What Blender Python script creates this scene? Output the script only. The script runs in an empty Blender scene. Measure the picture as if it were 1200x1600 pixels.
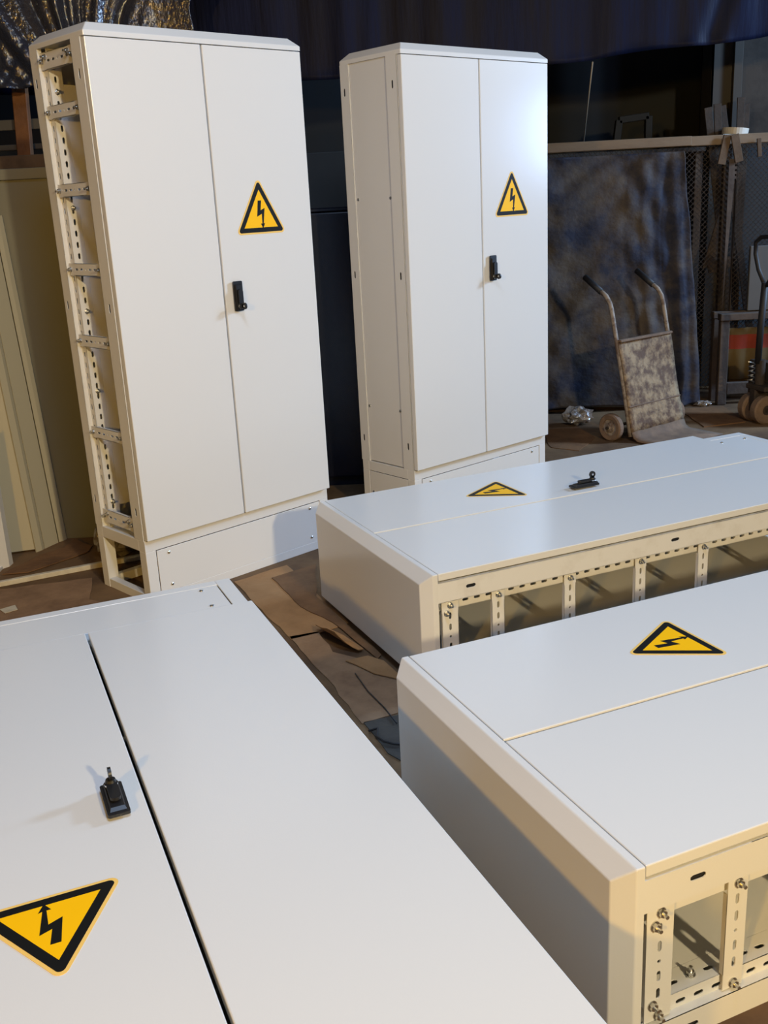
import bpy, bmesh, math, random
from mathutils import Vector, Matrix
from mathutils.geometry import tessellate_polygon

random.seed(7)
S = bpy.context.scene
C = S.collection
PI = math.pi

# ------------------------------------------------------------------ camera
F, PITCH, ROLL, CAMH = 1575.55, 0.29999, -0.052469, 1.44218
fwd = Vector((0, math.cos(PITCH), -math.sin(PITCH)))
rt0 = Vector((1, 0, 0)); up0 = rt0.cross(fwd)
RT = rt0 * math.cos(ROLL) + up0 * math.sin(ROLL)
UP = -rt0 * math.sin(ROLL) + up0 * math.cos(ROLL)
cd = bpy.data.cameras.new('camera'); cam = bpy.data.objects.new('camera', cd); C.objects.link(cam)
cd.sensor_fit = 'VERTICAL'; cd.sensor_height = 24.0; cd.lens = 24.0 * F / 1600.0
cd.clip_start = 0.05; cd.clip_end = 100
m = Matrix((RT, UP, -fwd)).transposed().to_4x4(); m.translation = (0, 0, CAMH)
cam.matrix_world = m
S.camera = cam

# ------------------------------------------------------------------ light
S.view_settings.view_transform = 'Standard'; S.view_settings.look = 'None'
S.view_settings.gamma = 1.0; S.view_settings.use_curve_mapping = False
S.view_settings.exposure = 0.0
w = bpy.data.worlds.new('hall_dusk'); S.world = w; w.use_nodes = True
w.node_tree.nodes['Background'].inputs[0].default_value = (0.42, 0.5, 0.72, 1)
w.node_tree.nodes['Background'].inputs[1].default_value = 0.01

def lamp(name, kind, loc, power, col, size, target=None):
    d = bpy.data.lights.new(name, kind); d.energy = power; d.color = col
    if kind == 'AREA':
        d.shape = 'RECTANGLE'; d.size, d.size_y = size
    else:
        d.shadow_soft_size = size
    o = bpy.data.objects.new(name, d); C.objects.link(o); o.location = loc
    if target is not None:
        o.rotation_euler = (Vector(target) - Vector(loc)).to_track_quat('-Z', 'Y').to_euler()
    return o
lamp('yellow_work_lamp', 'POINT', (-1.7, -2.4, 2.15), 376, (1.0, 0.55, 0.09), 0.10)
lamp('warm_work_lamp', 'POINT', (2.5, -2.5, 2.7), 860, (1.0, 0.79, 0.455), 0.12)
lamp('cool_fill_light', 'AREA', (6.0, 5.5, 3.3), 300, (0.47, 0.69, 1.0), (0.8, 0.6), (0.4, 4.3, 1.1))  # added cool fill for the standing cabinet fronts, no lamp known there
lamp('cool_low_lamp', 'AREA', (5.6, 5.38, 1.95), 80, (0.40, 0.60, 1.0), (0.75, 0.65), (0.6, 4.7, 1.2))
lamp('overhead_strip_lamp', 'AREA', (0.2, 1.3, 3.8), 68, (0.50, 0.69, 1.0), (1.8, 0.5), (0.4, 1.5, 0))

# ------------------------------------------------------------------ helpers
def ray(u, v): return (u - 600) * RT / F - (v - 800) * UP / F + fwd
def at(u, v, z=0.0):
    d = ray(u, v); s = (z - CAMH) / d.z
    return Vector((0, 0, CAMH)) + d * s
def aty(u, v, y):
    d = ray(u, v); return Vector((0, 0, CAMH)) + d * (y / d.y)

def tag(o, label=None, cat=None, group=None, kind=None):
    if label: o['label'] = label
    if cat: o['category'] = cat
    if group: o['group'] = group
    if kind: o['kind'] = kind
    return o
def empty(name, loc=(0, 0, 0), rot=None):
    o = bpy.data.objects.new(name, None); C.objects.link(o); o.location = loc
    o.empty_display_size = 0.1
    if rot is not None: o.rotation_euler = rot
    return o
def link(name, me, parent=None, mat=None):
    o = bpy.data.objects.new(name, me); C.objects.link(o)
    if parent is not None: o.parent = parent
    if mat is not None: o.matrix_local = mat
    return o
def mesh(name, bm, mats, smooth=False):
    bmesh.ops.recalc_face_normals(bm, faces=bm.faces[:])
    me = bpy.data.meshes.new(name); bm.to_mesh(me); bm.free()
    for x in (mats if isinstance(mats, (list, tuple)) else [mats]): me.materials.append(x)
    if smooth:
        for p in me.polygons: p.use_smooth = True
    return me
def obj(name, bm, mats, parent=None, smooth=False):
    return link(name, mesh(name, bm, mats, smooth), parent)

def box(bm, x0, x1, y0, y1, z0, z1, bev=0.0, seg=1, mi=0, M=None):
    vs = [bm.verts.new((x, y, z)) for z in (z0, z1) for y in (y0, y1) for x in (x0, x1)]
    fs = [bm.faces.new([vs[i] for i in q]) for q in ((0,2,3,1),(4,5,7,6),(0,1,5,4),(2,6,7,3),(0,4,6,2),(1,3,7,5))]
    for f in fs: f.material_index = mi
    es = {e for f in fs for e in f.edges}
    allv = vs
    if bev > 0:
        r = bmesh.ops.bevel(bm, geom=list(es), offset=bev, segments=seg, affect='EDGES', profile=0.5)
        for f in r['faces']: f.material_index = mi
        allv = list({v for f in r['faces'] for v in f.verts})
    if M is not None: bmesh.ops.transform(bm, matrix=M, verts=allv)
    return allv

def frame_z(d):
    d = d.normalized(); a = Vector((0, 0, 1)) if abs(d.z) < 0.9 else Vector((1, 0, 0))
    x = a.cross(d).normalized(); y = d.cross(x)
    return x, y, d
def bar(bm, a, b, wx, wy, roll=0.0, bev=0.0, mi=0):
    """box bar between two points"""
    a = Vector(a); b = Vector(b); x, y, d = frame_z(b - a)
    if roll:
        x, y = x * math.cos(roll) + y * math.sin(roll), y * math.cos(roll) - x * math.sin(roll)
    M = Matrix((x, y, d)).transposed().to_4x4(); M.translation = a
    box(bm, -wx / 2, wx / 2, -wy / 2, wy / 2, 0, (b - a).length, bev, 1, mi, M)
def cyl(bm, a, b, r, n=16, r2=None, mi=0, cap=True):
    a = Vector(a); b = Vector(b); x, y, d = frame_z(b - a); r2 = r if r2 is None else r2
    A = [bm.verts.new(a + (x * math.cos(t) + y * math.sin(t)) * r) for t in [2 * PI * i / n for i in range(n)]]
    B = [bm.verts.new(b + (x * math.cos(t) + y * math.sin(t)) * r2) for t in [2 * PI * i / n for i in range(n)]]
    fs = [bm.faces.new((A[i], A[(i + 1) % n], B[(i + 1) % n], B[i])) for i in range(n)]
    if cap: fs += [bm.faces.new(A[::-1]), bm.faces.new(B)]
    for f in fs: f.material_index = mi
def tube(bm, pts, r, n=10, mi=0, closed=False):
    pts = [Vector(p) for p in pts]; rings = []; L = len(pts)
    px = None
    for i, p in enumerate(pts):
        t = (pts[(i + 1) % L] - pts[i - 1]) if closed else (pts[min(i + 1, L - 1)] - pts[max(i - 1, 0)])
        t.normalize()
        if px is None: px, _, _ = frame_z(t)
        px = (px - t * px.dot(t)).normalized(); py = t.cross(px)
        rr = r[i] if isinstance(r, (list, tuple)) else r
        rings.append([bm.verts.new(p + (px * math.cos(a) + py * math.sin(a)) * rr) for a in [2 * PI * k / n for k in range(n)]])
    for i in range(L if closed else L - 1):
        A, B = rings[i], rings[(i + 1) % L]
        for k in range(n):
            f = bm.faces.new((A[k], A[(k + 1) % n], B[(k + 1) % n], B[k])); f.material_index = mi; f.smooth = True
    if not closed:
        for q in (rings[0][::-1], rings[-1]): bm.faces.new(q).material_index = mi
def lathe(bm, prof, a, d, n=24, mi=0):
    """prof: list of (radius, height) along axis d from a; closed ends expected at radius 0"""
    a = Vector(a); x, y, d = frame_z(Vector(d)); rings = []
    for r, h in prof:
        if r < 1e-6: rings.append([bm.verts.new(a + d * h)])
        else: rings.append([bm.verts.new(a + d * h + (x * math.cos(t) + y * math.sin(t)) * r) for t in [2 * PI * k / n for k in range(n)]])
    for A, B in zip(rings, rings[1:]):
        for k in range(n):
            q = [A[k % len(A)], A[(k + 1) % len(A)], B[(k + 1) % len(B)], B[k % len(B)]]
            q = [v for i, v in enumerate(q) if v not in q[:i]]
            if len(q) > 2: bm.faces.new(q).material_index = mi
def plate(bm, outline, holes, o, u, v, t, mi=0):
    """thin sheet with real holes; 2-D loops in (u,v) from o, thickness t along u x v"""
    o = Vector(o); u = Vector(u); v = Vector(v); n = u.cross(v) * t
    loops = [outline] + holes
    flat = [p for l in loops for p in l]
    tris = tessellate_polygon([[Vector((p[0], p[1], 0)) for p in l] for l in loops])
    A = [bm.verts.new(o + u * p[0] + v * p[1]) for p in flat]
    B = [bm.verts.new(o + u * p[0] + v * p[1] + n) for p in flat]
    for a, b, c in tris:
        for q in ((A[a], A[b], A[c]), (B[c], B[b], B[a])):
            try: bm.faces.new(q).material_index = mi
            except ValueError: pass
    k = 0
    for l in loops:
        for i in range(len(l)):
            j = (i + 1) % len(l)
            bm.faces.new((A[k + i], A[k + j], B[k + j], B[k + i])).material_index = mi
        k += len(l)
def rect(a0, a1, b0, b1): return [(a0, b0), (a1, b0), (a1, b1), (a0, b1)]
def slot(cu, cv, lu, lv):
    """stadium hole, long side along whichever of lu/lv is larger"""
    r = min(lu, lv) / 2; h = max(lu, lv) / 2 - r; pts = []
    for s in (1, -1):
        for k in range(4):
            a = -PI / 2 + PI * k / 3
            pts.append((s * (h + r * math.cos(a)), s * r * math.sin(a)))
    if lv > lu: pts = [(-y, x) for x, y in pts]
    return [(cu + x, cv + y) for x, y in pts]
def rounded(poly, r, n=5):
    out = []; L = len(poly)
    for i in range(L):
        p = Vector(poly[i]).to_2d(); a = (Vector(poly[i - 1]).to_2d() - p).normalized(); b = (Vector(poly[(i + 1) % L]).to_2d() - p).normalized()
        half = a.angle(b) / 2; c = p + (a + b).normalized() * (r / math.sin(half))
        s = p + a * (r / math.tan(half)) - c; e = p + b * (r / math.tan(half)) - c
        a0 = math.atan2(s.y, s.x); da = math.atan2(e.y, e.x) - a0
        while da > PI: da -= 2 * PI
        while da < -PI: da += 2 * PI
        out += [(c.x + r * math.cos(a0 + da * k / n), c.y + r * math.sin(a0 + da * k / n)) for k in range(n + 1)]
    return out

# ------------------------------------------------------------------ materials
def mat(name, col, rough=0.5, metal=0.0, spec=0.5, var=None, scale=6.0, amount=0.5, lo=0.4, hi=0.65, bump=0.0, bscale=60.0, stretch=(1, 1, 1), rvar=0.0):
    """principled with an optional second colour mixed in by noise, and a noise bump"""
    mt = bpy.data.materials.new(name); mt.use_nodes = True; nt = mt.node_tree; N = nt.nodes; Lk = nt.links
    b = N['Principled BSDF']
    b.inputs['Base Color'].default_value = (*col, 1); b.inputs['Roughness'].default_value = rough
    b.inputs['Metallic'].default_value = metal; b.inputs['Specular IOR Level'].default_value = spec
    tc = N.new('ShaderNodeTexCoord'); mp = N.new('ShaderNodeMapping'); Lk.new(tc.outputs['Object'], mp.inputs[0])
    mp.inputs['Scale'].default_value = stretch
    if var is not None:
        nz = N.new('ShaderNodeTexNoise'); nz.inputs['Scale'].default_value = scale; nz.inputs['Detail'].default_value = 8
        nz.inputs['Roughness'].default_value = 0.65
        Lk.new(mp.outputs[0], nz.inputs['Vector'])
        rp = N.new('ShaderNodeMapRange'); rp.inputs[1].default_value = lo; rp.inputs[2].default_value = hi; rp.inputs[4].default_value = amount
        Lk.new(nz.outputs['Fac'], rp.inputs[0])
        mx = N.new('ShaderNodeMixRGB'); mx.inputs[1].default_value = (*col, 1); mx.inputs[2].default_value = (*var, 1)
        Lk.new(rp.outputs[0], mx.inputs[0]); Lk.new(mx.outputs[0], b.inputs['Base Color'])
        if rvar:
            r2 = N.new('ShaderNodeMapRange'); r2.inputs[3].default_value = rough; r2.inputs[4].default_value = rough + rvar
            Lk.new(rp.outputs[0], r2.inputs[0]); Lk.new(r2.outputs[0], b.inputs['Roughness'])
    if bump:
        n2 = N.new('ShaderNodeTexNoise'); n2.inputs['Scale'].default_value = bscale; n2.inputs['Detail'].default_value = 4
        Lk.new(mp.outputs[0], n2.inputs['Vector'])
        bp = N.new('ShaderNodeBump'); bp.inputs['Strength'].default_value = bump; bp.inputs['Distance'].default_value = 0.01
        Lk.new(n2.outputs['Fac'], bp.inputs['Height']); Lk.new(bp.outputs[0], b.inputs['Normal'])
    return mt
PAINT = mat('light_grey_powder_coat', (0.72, 0.72, 0.70), 0.20, spec=0.32, bump=0.02, bscale=240)
PAINT_S = mat('smudged_powder_coat', (0.72, 0.72, 0.70), 0.36, spec=0.32, var=(0.50, 0.47, 0.41), scale=9, amount=0.45, lo=0.5, hi=0.75, bump=0.02, bscale=200)
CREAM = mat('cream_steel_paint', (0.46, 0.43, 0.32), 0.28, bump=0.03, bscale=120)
CREAM_SHADED = mat('shade_toned_cream_paint', (0.165, 0.172, 0.15), 0.4, bump=0.02, bscale=90)  # base colour darkened to carry the shade on the cream shell
ZINC = mat('zinc_plated_steel', (0.62, 0.61, 0.57), 0.28, metal=1.0, bump=0.05, bscale=300)
BLACKP = mat('black_plastic', (0.012, 0.012, 0.013), 0.38)
CHROME = mat('chrome', (0.75, 0.75, 0.76), 0.12, metal=1.0)
YEL = mat('sign_yellow', (1.0, 0.54, 0.002), 0.5, spec=0.15)
YELE = mat('sign_pale_yellow_edge', (0.90, 0.58, 0.15), 0.5, spec=0.15)
BLK = mat('sign_black', (0.008, 0.008, 0.007), 0.55, spec=0.15)
FLOOR = mat('dusty_concrete', (0.20, 0.122, 0.062), 0.85, spec=0.2, var=(0.095, 0.056, 0.033), scale=2.2, amount=1.0, lo=0.38, hi=0.66, bump=0.35, bscale=22)
CARD = mat('brown_cardboard', (0.38, 0.215, 0.098), 0.8, spec=0.2, var=(0.25, 0.135, 0.058), scale=4, amount=0.9, lo=0.4, hi=0.7, bump=0.12, bscale=30)
CARD_D = mat('dark_worn_cardboard', (0.20, 0.108, 0.052), 0.85, spec=0.2, var=(0.12, 0.064, 0.034), scale=5, amount=0.9, bump=0.2, bscale=35)
CARD_L = mat('dusty_grey_cardboard', (0.32, 0.20, 0.115), 0.85, spec=0.2, var=(0.20, 0.12, 0.07), scale=6, amount=0.9, bump=0.15, bscale=40)
BLUEG = mat('blue_grey_floor_cloth', (0.06, 0.052, 0.042), 0.8, var=(0.032, 0.029, 0.026), scale=8, amount=0.8, bump=0.3, bscale=40)
WHITE_PL = mat('dirty_white_plastic', (0.62, 0.58, 0.46), 0.45, var=(0.40, 0.34, 0.25), scale=14, amount=0.6)
NAVY = mat('navy_tarpaulin', (0.003, 0.0070, 0.034), 0.55, spec=0.12, var=(0.009, 0.0085, 0.017), scale=1.3, amount=1.0, lo=0.42, hi=0.62, bump=0.35, bscale=9, stretch=(3, 3, 0.35))
FOIL = mat('silvery_plastic_film', (0.026, 0.032, 0.060), 0.14, spec=1.0, var=(0.060, 0.055, 0.060), scale=5, amount=0.8, bump=0.8, bscale=42, stretch=(1, 1, 0.8))
TARP = mat('dusty_blue_tarpaulin', (0.014, 0.017, 0.034), 0.72, spec=0.25, var=(0.080, 0.064, 0.050), scale=3.8, amount=1.0, lo=0.36, hi=0.64, bump=0.8, bscale=17, stretch=(1, 1, 1.1))
WALLB = mat('dark_teal_wall', (0.022, 0.022, 0.022), 0.9, var=(0.018, 0.022, 0.028), scale=1.5, amount=1.0, bump=0.2, bscale=8)
WALLG = mat('mottled_dark_plaster', (0.052, 0.044, 0.037), 0.9, spec=0.2, var=(0.019, 0.017, 0.016), scale=2.6, amount=1.0, lo=0.42, hi=0.68, bump=0.5, bscale=9)  # dark grey with darker noise patches
CEIL = mat('dark_roof_lining', (0.05, 0.055, 0.075), 0.9, var=(0.03, 0.033, 0.05), scale=2)
WOOD = mat('dusty_timber', (0.20, 0.14, 0.085), 0.8, var=(0.13, 0.085, 0.05), scale=5, amount=0.9, bump=0.3, bscale=30, stretch=(0.25, 1, 1))
OFFCUT = mat('dull_brown_wood', (0.13, 0.088, 0.055), 0.85, spec=0.2, var=(0.08, 0.054, 0.036), scale=6, amount=0.9, bump=0.3, bscale=30)
WOOD_R = mat('orange_brown_timber', (0.22, 0.095, 0.035), 0.75, var=(0.13, 0.055, 0.025), scale=5, amount=0.9, bump=0.2, bscale=30)
WOOD_D = mat('dark_timber', (0.085, 0.06, 0.042), 0.85, var=(0.05, 0.036, 0.028), scale=6, amount=0.9, bump=0.3, bscale=30)
STEEL_D = mat('dusty_dark_steel', (0.034, 0.027, 0.022), 0.75, metal=0.1, spec=0.25, var=(0.060, 0.042, 0.030), scale=9, amount=0.9, bump=0.2, bscale=60)
COLUMN = mat('dusty_steel_column', (0.040, 0.034, 0.026), 0.8, var=(0.04, 0.036, 0.03), scale=5)
GREYM = mat('grey_painted_metal', (0.085, 0.08, 0.072), 0.7, var=(0.08, 0.075, 0.07), scale=5, amount=0.9)
NAVYM = mat('navy_gloss_paint', (0.004, 0.006, 0.018), 0.25, var=(0.007, 0.008, 0.015), scale=2, amount=0.8)
RUST = mat('flaking_cream_paint_on_rust', (0.105, 0.062, 0.038), 0.85, var=(0.31, 0.22, 0.125), scale=15, amount=1.0, lo=0.42, hi=0.585, bump=0.6, bscale=40)
DUSTY = mat('dusty_tyre_rubber', (0.20, 0.13, 0.082), 0.85, var=(0.12, 0.08, 0.055), scale=12, amount=0.9, bump=0.2, bscale=50)
PIPE = mat('worn_painted_pipe', (0.30, 0.25, 0.20), 0.6, var=(0.11, 0.07, 0.05), scale=22, amount=0.9, lo=0.45, hi=0.6)
RUBB = mat('black_rubber', (0.012, 0.012, 0.014), 0.6)
REDC = mat('red_cloth', (0.20, 0.024, 0.008), 0.85, var=(0.26, 0.03, 0.012), scale=9, amount=0.8)
YELC = mat('mustard_cloth', (0.11, 0.07, 0.018), 0.85, var=(0.11, 0.075, 0.03), scale=6, amount=0.9)
ROPE = mat('pale_string', (0.30, 0.25, 0.18), 0.9)
FILM = mat('crumpled_clear_film', (0.16, 0.14, 0.125), 0.15, spec=1.0, var=(0.30, 0.27, 0.24), scale=14, amount=0.9, bump=0.8, bscale=40)
WHITE = mat('white_tape', (0.52, 0.48, 0.40), 0.5)

# ------------------------------------------------------------------ setting
def struct(name, bm, m, parent=None):
    o = obj(name, bm, m, parent)
    if parent is None: o['kind'] = 'structure'
    return o
bm = bmesh.new(); box(bm, -4.2, 7.2, -4.2, 8.6, -0.12, 0.0); struct('floor', bm, FLOOR)
bm = bmesh.new(); box(bm, -4.2, 2.6, 8.2, 8.6, 0.0, 4.3); struct('wall_back', bm, WALLB)
bm = bmesh.new(); box(bm, 2.6, 7.2, 7.65, 8.6, 0.0, 4.3); struct('wall_back_right', bm, WALLG)
bm = bmesh.new(); box(bm, -4.5, -4.2, -4.2, 8.6, 0.0, 4.3); struct('wall_left', bm, WALLB)
bm = bmesh.new(); box(bm, 7.2, 7.5, -4.2, 8.6, 0.0, 4.3); struct('wall_right', bm, WALLB)
bm = bmesh.new(); box(bm, -4.5, 7.5, -4.2, 8.6, 4.3, 4.5); struct('ceiling', bm, CEIL)
# steel column against the back wall: web and two flanges
bm = bmesh.new()
box(bm, 2.38, 2.40, 7.40, 7.62, 0, 4.3, 0.003); box(bm, 2.38, 2.58, 7.40, 7.415, 0, 4.3, 0.003); box(bm, 2.52, 2.58, 7.36, 7.40, 0, 4.3, 0.003); box(bm, 2.38, 2.58, 7.60, 7.62, 0, 4.3, 0.003)
struct('trim_1', bm, COLUMN)

# ------------------------------------------------------------------ electrical cabinets
W, D, HP, ZC = 0.908, 0.390, 0.26, 2.0
_cache = {}
def cached(key, fn):
    if key not in _cache: _cache[key] = fn()
    return _cache[key]
RAIL_Z = [1.958, 1.792, 1.530, 1.255, 0.995, 0.645, 0.306]

def me_door(i):
    bm = bmesh.new(); x0, x1 = (0.002, W / 2 - 0.004) if i == 0 else (W / 2 + 0.004, W - 0.002)
    box(bm, x0, x1, 0, 0.023, HP + 0.004, ZC - 0.003, 0.0022, 2)
    box(bm, x0 + .03, x1 - .03, 0.023, 0.0285, HP + .04, ZC - .04)          # stiffened back skin
    return mesh('door', bm, PAINT)
def me_cap():
    bm = bmesh.new(); r, h, i = 0.016, 0.046, 0.032
    lv = [(0, ZC), (0, ZC + r), (i, ZC + h)]
    rings = [[bm.verts.new(p) for p in ((k, k, z), (W - k, k, z), (W - k, D - k, z), (k, D - k, z))] for k, z in lv]
    for A, B in zip(rings, rings[1:]):
        for k in range(4): bm.faces.new((A[k], A[(k + 1) % 4], B[(k + 1) % 4], B[k]))
    bm.faces.new(rings[-1]); bm.faces.new(rings[0][::-1])
    es = [e for e in bm.edges if not (all(abs(v.co.z - ZC) < 1e-5 for v in e.verts))]
    bmesh.ops.bevel(bm, geom=es, offset=0.0022, segments=2, affect='EDGES', profile=0.5)
    return mesh('roof_cap', bm, PAINT)
def me_post(front, smudge):
    """folded and perforated sheet post for the X=0 side (front or back)"""
    bm = bmesh.new(); t = 0.002; L = ZC - HP
    y0, y1, s = (0.0275, 0.092, 1) if front else (0.335, D, -1)
    inner = y1 if front else y0
    # outer face, seen from -X : u = z, v = y
    ym = 0.056 if front else 0.366
    plate(bm, rect(HP, ZC, y0, y1), [slot(z, ym, 0.034, 0.011) for z in (1.890, 1.124, 0.370)], (0, 0, 0), (0, 0, 1), (0, 1, 0), -t)
    outer = y0 if front else y1
    box(bm, 0, 0.03, outer - (0 if front else t), outer + (t if front else 0), HP, ZC)   # outer return
    box(bm, 0, 0.018, min(inner, inner - s * t), max(inner, inner - s * t), HP, ZC)       # step inwards
    i2 = inner + s * 0.032
    n = int((L - 0.06) / 0.04)
    holes = [slot(HP + 0.04 + 0.04 * k, inner + s * 0.012, 0.022, 0.009) for k in range(n)]
    plate(bm, rect(HP, ZC - 0.012, min(inner, i2), max(inner, i2)), holes, (0.018, 0, 0), (0, 0, 1), (0, 1, 0), -t)
    holes = [slot(0.041, HP + 0.04 + 0.04 * k, 0.009, 0.022) for k in range(n)]
    plate(bm, rect(0.018, 0.068, HP, ZC), holes, (0, i2, 0), (1, 0, 0), (0, 0, 1), t * s)
    for z in (1.890, 1.124, 0.370): box(bm, 0.0035, 0.0065, ym - .010, ym + .010, z - .022, z + .022, mi=1)    # black backing added so the slots read as dark
    return mesh('corner_post', bm, [PAINT_S if smudge else PAINT, BLACKP])
def me_rail(z, tall):
    bm = bmesh.new(); h = 0.028 if tall else 0.022; y0, y1 = 0.097, 0.331; t = 0.002
    holes = []
    k = 0; y = y0 + 0.045
    while y < y1 - 0.04:
        holes.append(slot(y, z, 0.008 if k % 3 == 2 else 0.022, 0.008)); y += 0.031 if k % 3 else 0.036; k += 1
    plate(bm, rect(y0, y1, z - h, z + h), holes, (0.009, 0, 0), (0, 1, 0), (0, 0, 1), t)
    box(bm, 0.009, 0.020, y0 + .032, y1 - .032, z - h, z - h + t); box(bm, 0.009, 0.020, y0 + .032, y1 - .032, z + h - t, z + h)
    return mesh('side_rail', bm, PAINT)
def me_bolt():
    bm = bmesh.new()      # axis -X, origin on the sheet
    cyl(bm, (0, 0, 0), (-0.002, 0, 0), 0.0095, 14); cyl(bm, (-0.002, 0, 0), (-0.009, 0, 0), 0.0075, 6); cyl(bm, (-0.009, 0, 0), (-0.018, 0, 0), 0.0036, 10)
    return mesh('bolt', bm, ZINC)
def me_screw():
    bm = bmesh.new()      # axis -Y
    lathe(bm, [(0.0085, 0), (0.0075, 0.003), (0.004, 0.005), (0, 0.0052)], (0, 0, 0), (0, -1, 0), 12)
    return mesh('screw', bm, ZINC)
def me_side_panel():
    bm = bmesh.new(); box(bm, 0.006, 0.010, 0.0945, 0.3325, HP + .004, ZC, 0.0012)
    return mesh('side_panel', bm, PAINT)
def me_far_side():
    bm = bmesh.new(); box(bm, W - 0.005, W - 0.001, 0.030, D, HP, ZC, 0.001); box(bm, W - .05, W - .005, 0.030, .034, HP, ZC); box(bm, W - .05, W - .005, D - .03, D - .026, HP, ZC)
    return mesh('far_side_panel', bm, PAINT)
def me_back():
    bm = bmesh.new(); box(bm, 0.034, W - 0.006, D - 0.005, D - 0.001, HP, ZC)
    return mesh('back_panel', bm, PAINT)
def me_mount():
    bm = bmesh.new(); box(bm, 0.0685, W - 0.07, 0.3035, 0.306, 0.34, 1.885, 0.0006)
    return mesh('mounting_plate', bm, PAINT)
def me_gasket(i):  # black strip added to darken the gap behind each door edge
    bm = bmesh.new(); x0, x1 = (0.010, W / 2 - 0.012) if i == 0 else (W / 2 + 0.012, W - 0.010); z0, z1 = HP + .012, ZC - .012
    for a in ((x0, x0 + .012, z0, z1), (x1 - .012, x1, z0, z1), (x0 + .012, x1 - .012, z0, z0 + .012), (x0 + .012, x1 - .012, z1 - .012, z1)):
        box(bm, a[0], a[1], 0.0232, 0.0273, a[2], a[3])
    return mesh('gasket', bm, RUBB)
def me_bottom():  # unseen plate added to stop light coming in through the plinth
    bm = bmesh.new(); plate(bm, rect(0.048, W - 0.048, 0.052, PY1 - 0.05), [rounded(rect(0.16, W - 0.16, 0.10, 0.27), 0.01)], (0, 0, HP - 0.020), (1, 0, 0), (0, 1, 0), 0.002)
    return mesh('light_stop_plate', bm, PAINT)
def me_dark_opening():  # black plate filling the bottom opening so it stays dark
    bm = bmesh.new(); box(bm, 0.145, W - 0.145, 0.085, 0.285, HP - 0.0178, HP - 0.015, 0.001); return mesh('dark_opening_plate', bm, BLACKP)
def me_header(z0, z1):
    bm = bmesh.new(); box(bm, 0.034, W - 0.006, 0.030, 0.050, z0, z1)
    return mesh('front_header', bm, PAINT)
def me_plinth_post(x, y):
    bm = bmesh.new(); box(bm, x, x + 0.045, y, y + 0.045, 0, HP - 0.046, 0.0012); return mesh('plinth_post', bm, PAINT)
def me_plinth_rail(a):
    bm = bmesh.new(); box(bm, *a, 0.0012); return mesh('plinth_rail', bm, PAINT)
PY0, PY1 = 0.022, D - 0.004
def me_plinth_panel():
    bm = bmesh.new(); box(bm, 0.0485, W - 0.0485, PY0 + .0006, PY0 + 0.004, 0.036, HP - 0.049, 0.001); return mesh('plinth_panel', bm, PAINT)
def me_plinth_side():
    bm = bmesh.new(); box(bm, 0.001, 0.004, PY0 + .048, PY1 - .048, 0.043, HP - 0.049, 0.001); return mesh('plinth_side_panel', bm, PAINT)
def me_sign():
    """yellow warning triangle: pale edge, black band, yellow field, black bolt arrow"""
    bm = bmesh.new(); cx, cz, a = 0.654, 1.410, 0.222
    def tri(s): return [(cx - s / 2, cz - s * 0.2887), (cx + s / 2, cz - s * 0.2887), (cx, cz + s * 0.5774)]
    e = (1, 0, 0), (0, 0, 1)
    plate(bm, rounded(tri(a + 0.018), 0.013), [], (0, -0.0002, 0), *e, 0.0006, 0)
    plate(bm, rounded(tri(a - 0.003), 0.008), [], (0, -0.0007, 0), *e, 0.0004, 1)
    plate(bm, tri(a - 0.062), [], (0, -0.0010, 0), *e, 0.0002, 2)
    bolt = [(-0.004, 0.055), (0.0125, 0.055), (0.006, 0.019), (0.026, 0.027), (0.0165, -0.030), (0.0235, -0.0275), (0.0125, -0.048), (0.003, -0.030), (0.010, -0.030), (0.0105, 0.006), (-0.012, -0.004)]
    plate(bm, [(cx + x - 0.004, cz + z - 0.002) for x, z in bolt], [], (0, -0.0012, 0), *e, 0.0002, 1)
    return mesh('warning_sign', bm, [YELE, BLK, YEL])
def me_handle():
    bm = bmesh.new()
    plate(bm, rounded(rect(0.491, 0.532, 1.063, 1.175), 0.005), [], (0, -0.006, 0), (1, 0, 0), (0, 0, 1), 0.006)
    A = [(0.493, 1.065), (0.530, 1.065), (0.530, 1.173), (0.493, 1.173)]; B = [(0.499, 1.067), (0.524, 1.067), (0.524, 1.158), (0.499, 1.158)]
    va = [bm.verts.new((x, -0.006, z)) for x, z in A]; vb = [bm.verts.new((x, -0.017, z)) for x, z in B]
    for k in range(4): bm.faces.new((va[k], va[(k + 1) % 4], vb[(k + 1) % 4], vb[k]))
    bm.faces.new(vb); bm.faces.new(va[::-1])
    plate(bm, rounded(rect(0.5015, 0.5215, 1.070, 1.146), 0.009), [], (0, -0.0215, 0), (1, 0, 0), (0, 0, 1), 0.006)
    return mesh('door_handle', bm, BLACKP)
def me_key():
    bm = bmesh.new(); c = (0.5115, -0.0215, 1.083)
    lathe(bm, [(0.013, -0.0002), (0.013, 0.003), (0.0105, 0.003), (0.0105, 0.0002)], c, (0, -1, 0), 20, 1)
    lathe(bm, [(0.0108, 0), (0.0108, 0.006), (0.009, 0.011), (0, 0.011)], c, (0, -1, 0), 16, 0)
    cyl(bm, (0.5085, -0.044, 1.083), (0.5145, -0.044, 1.083), 0.0125, 20); box(bm, 0.5085, 0.5145, -0.044, -0.031, 1.077, 1.089)
    cyl(bm, (0.5080, -0.044, 1.083), (0.5150, -0.044, 1.083), 0.004, 12, mi=1)
    return mesh('lock_key', bm, [BLACKP, CHROME])

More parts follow.
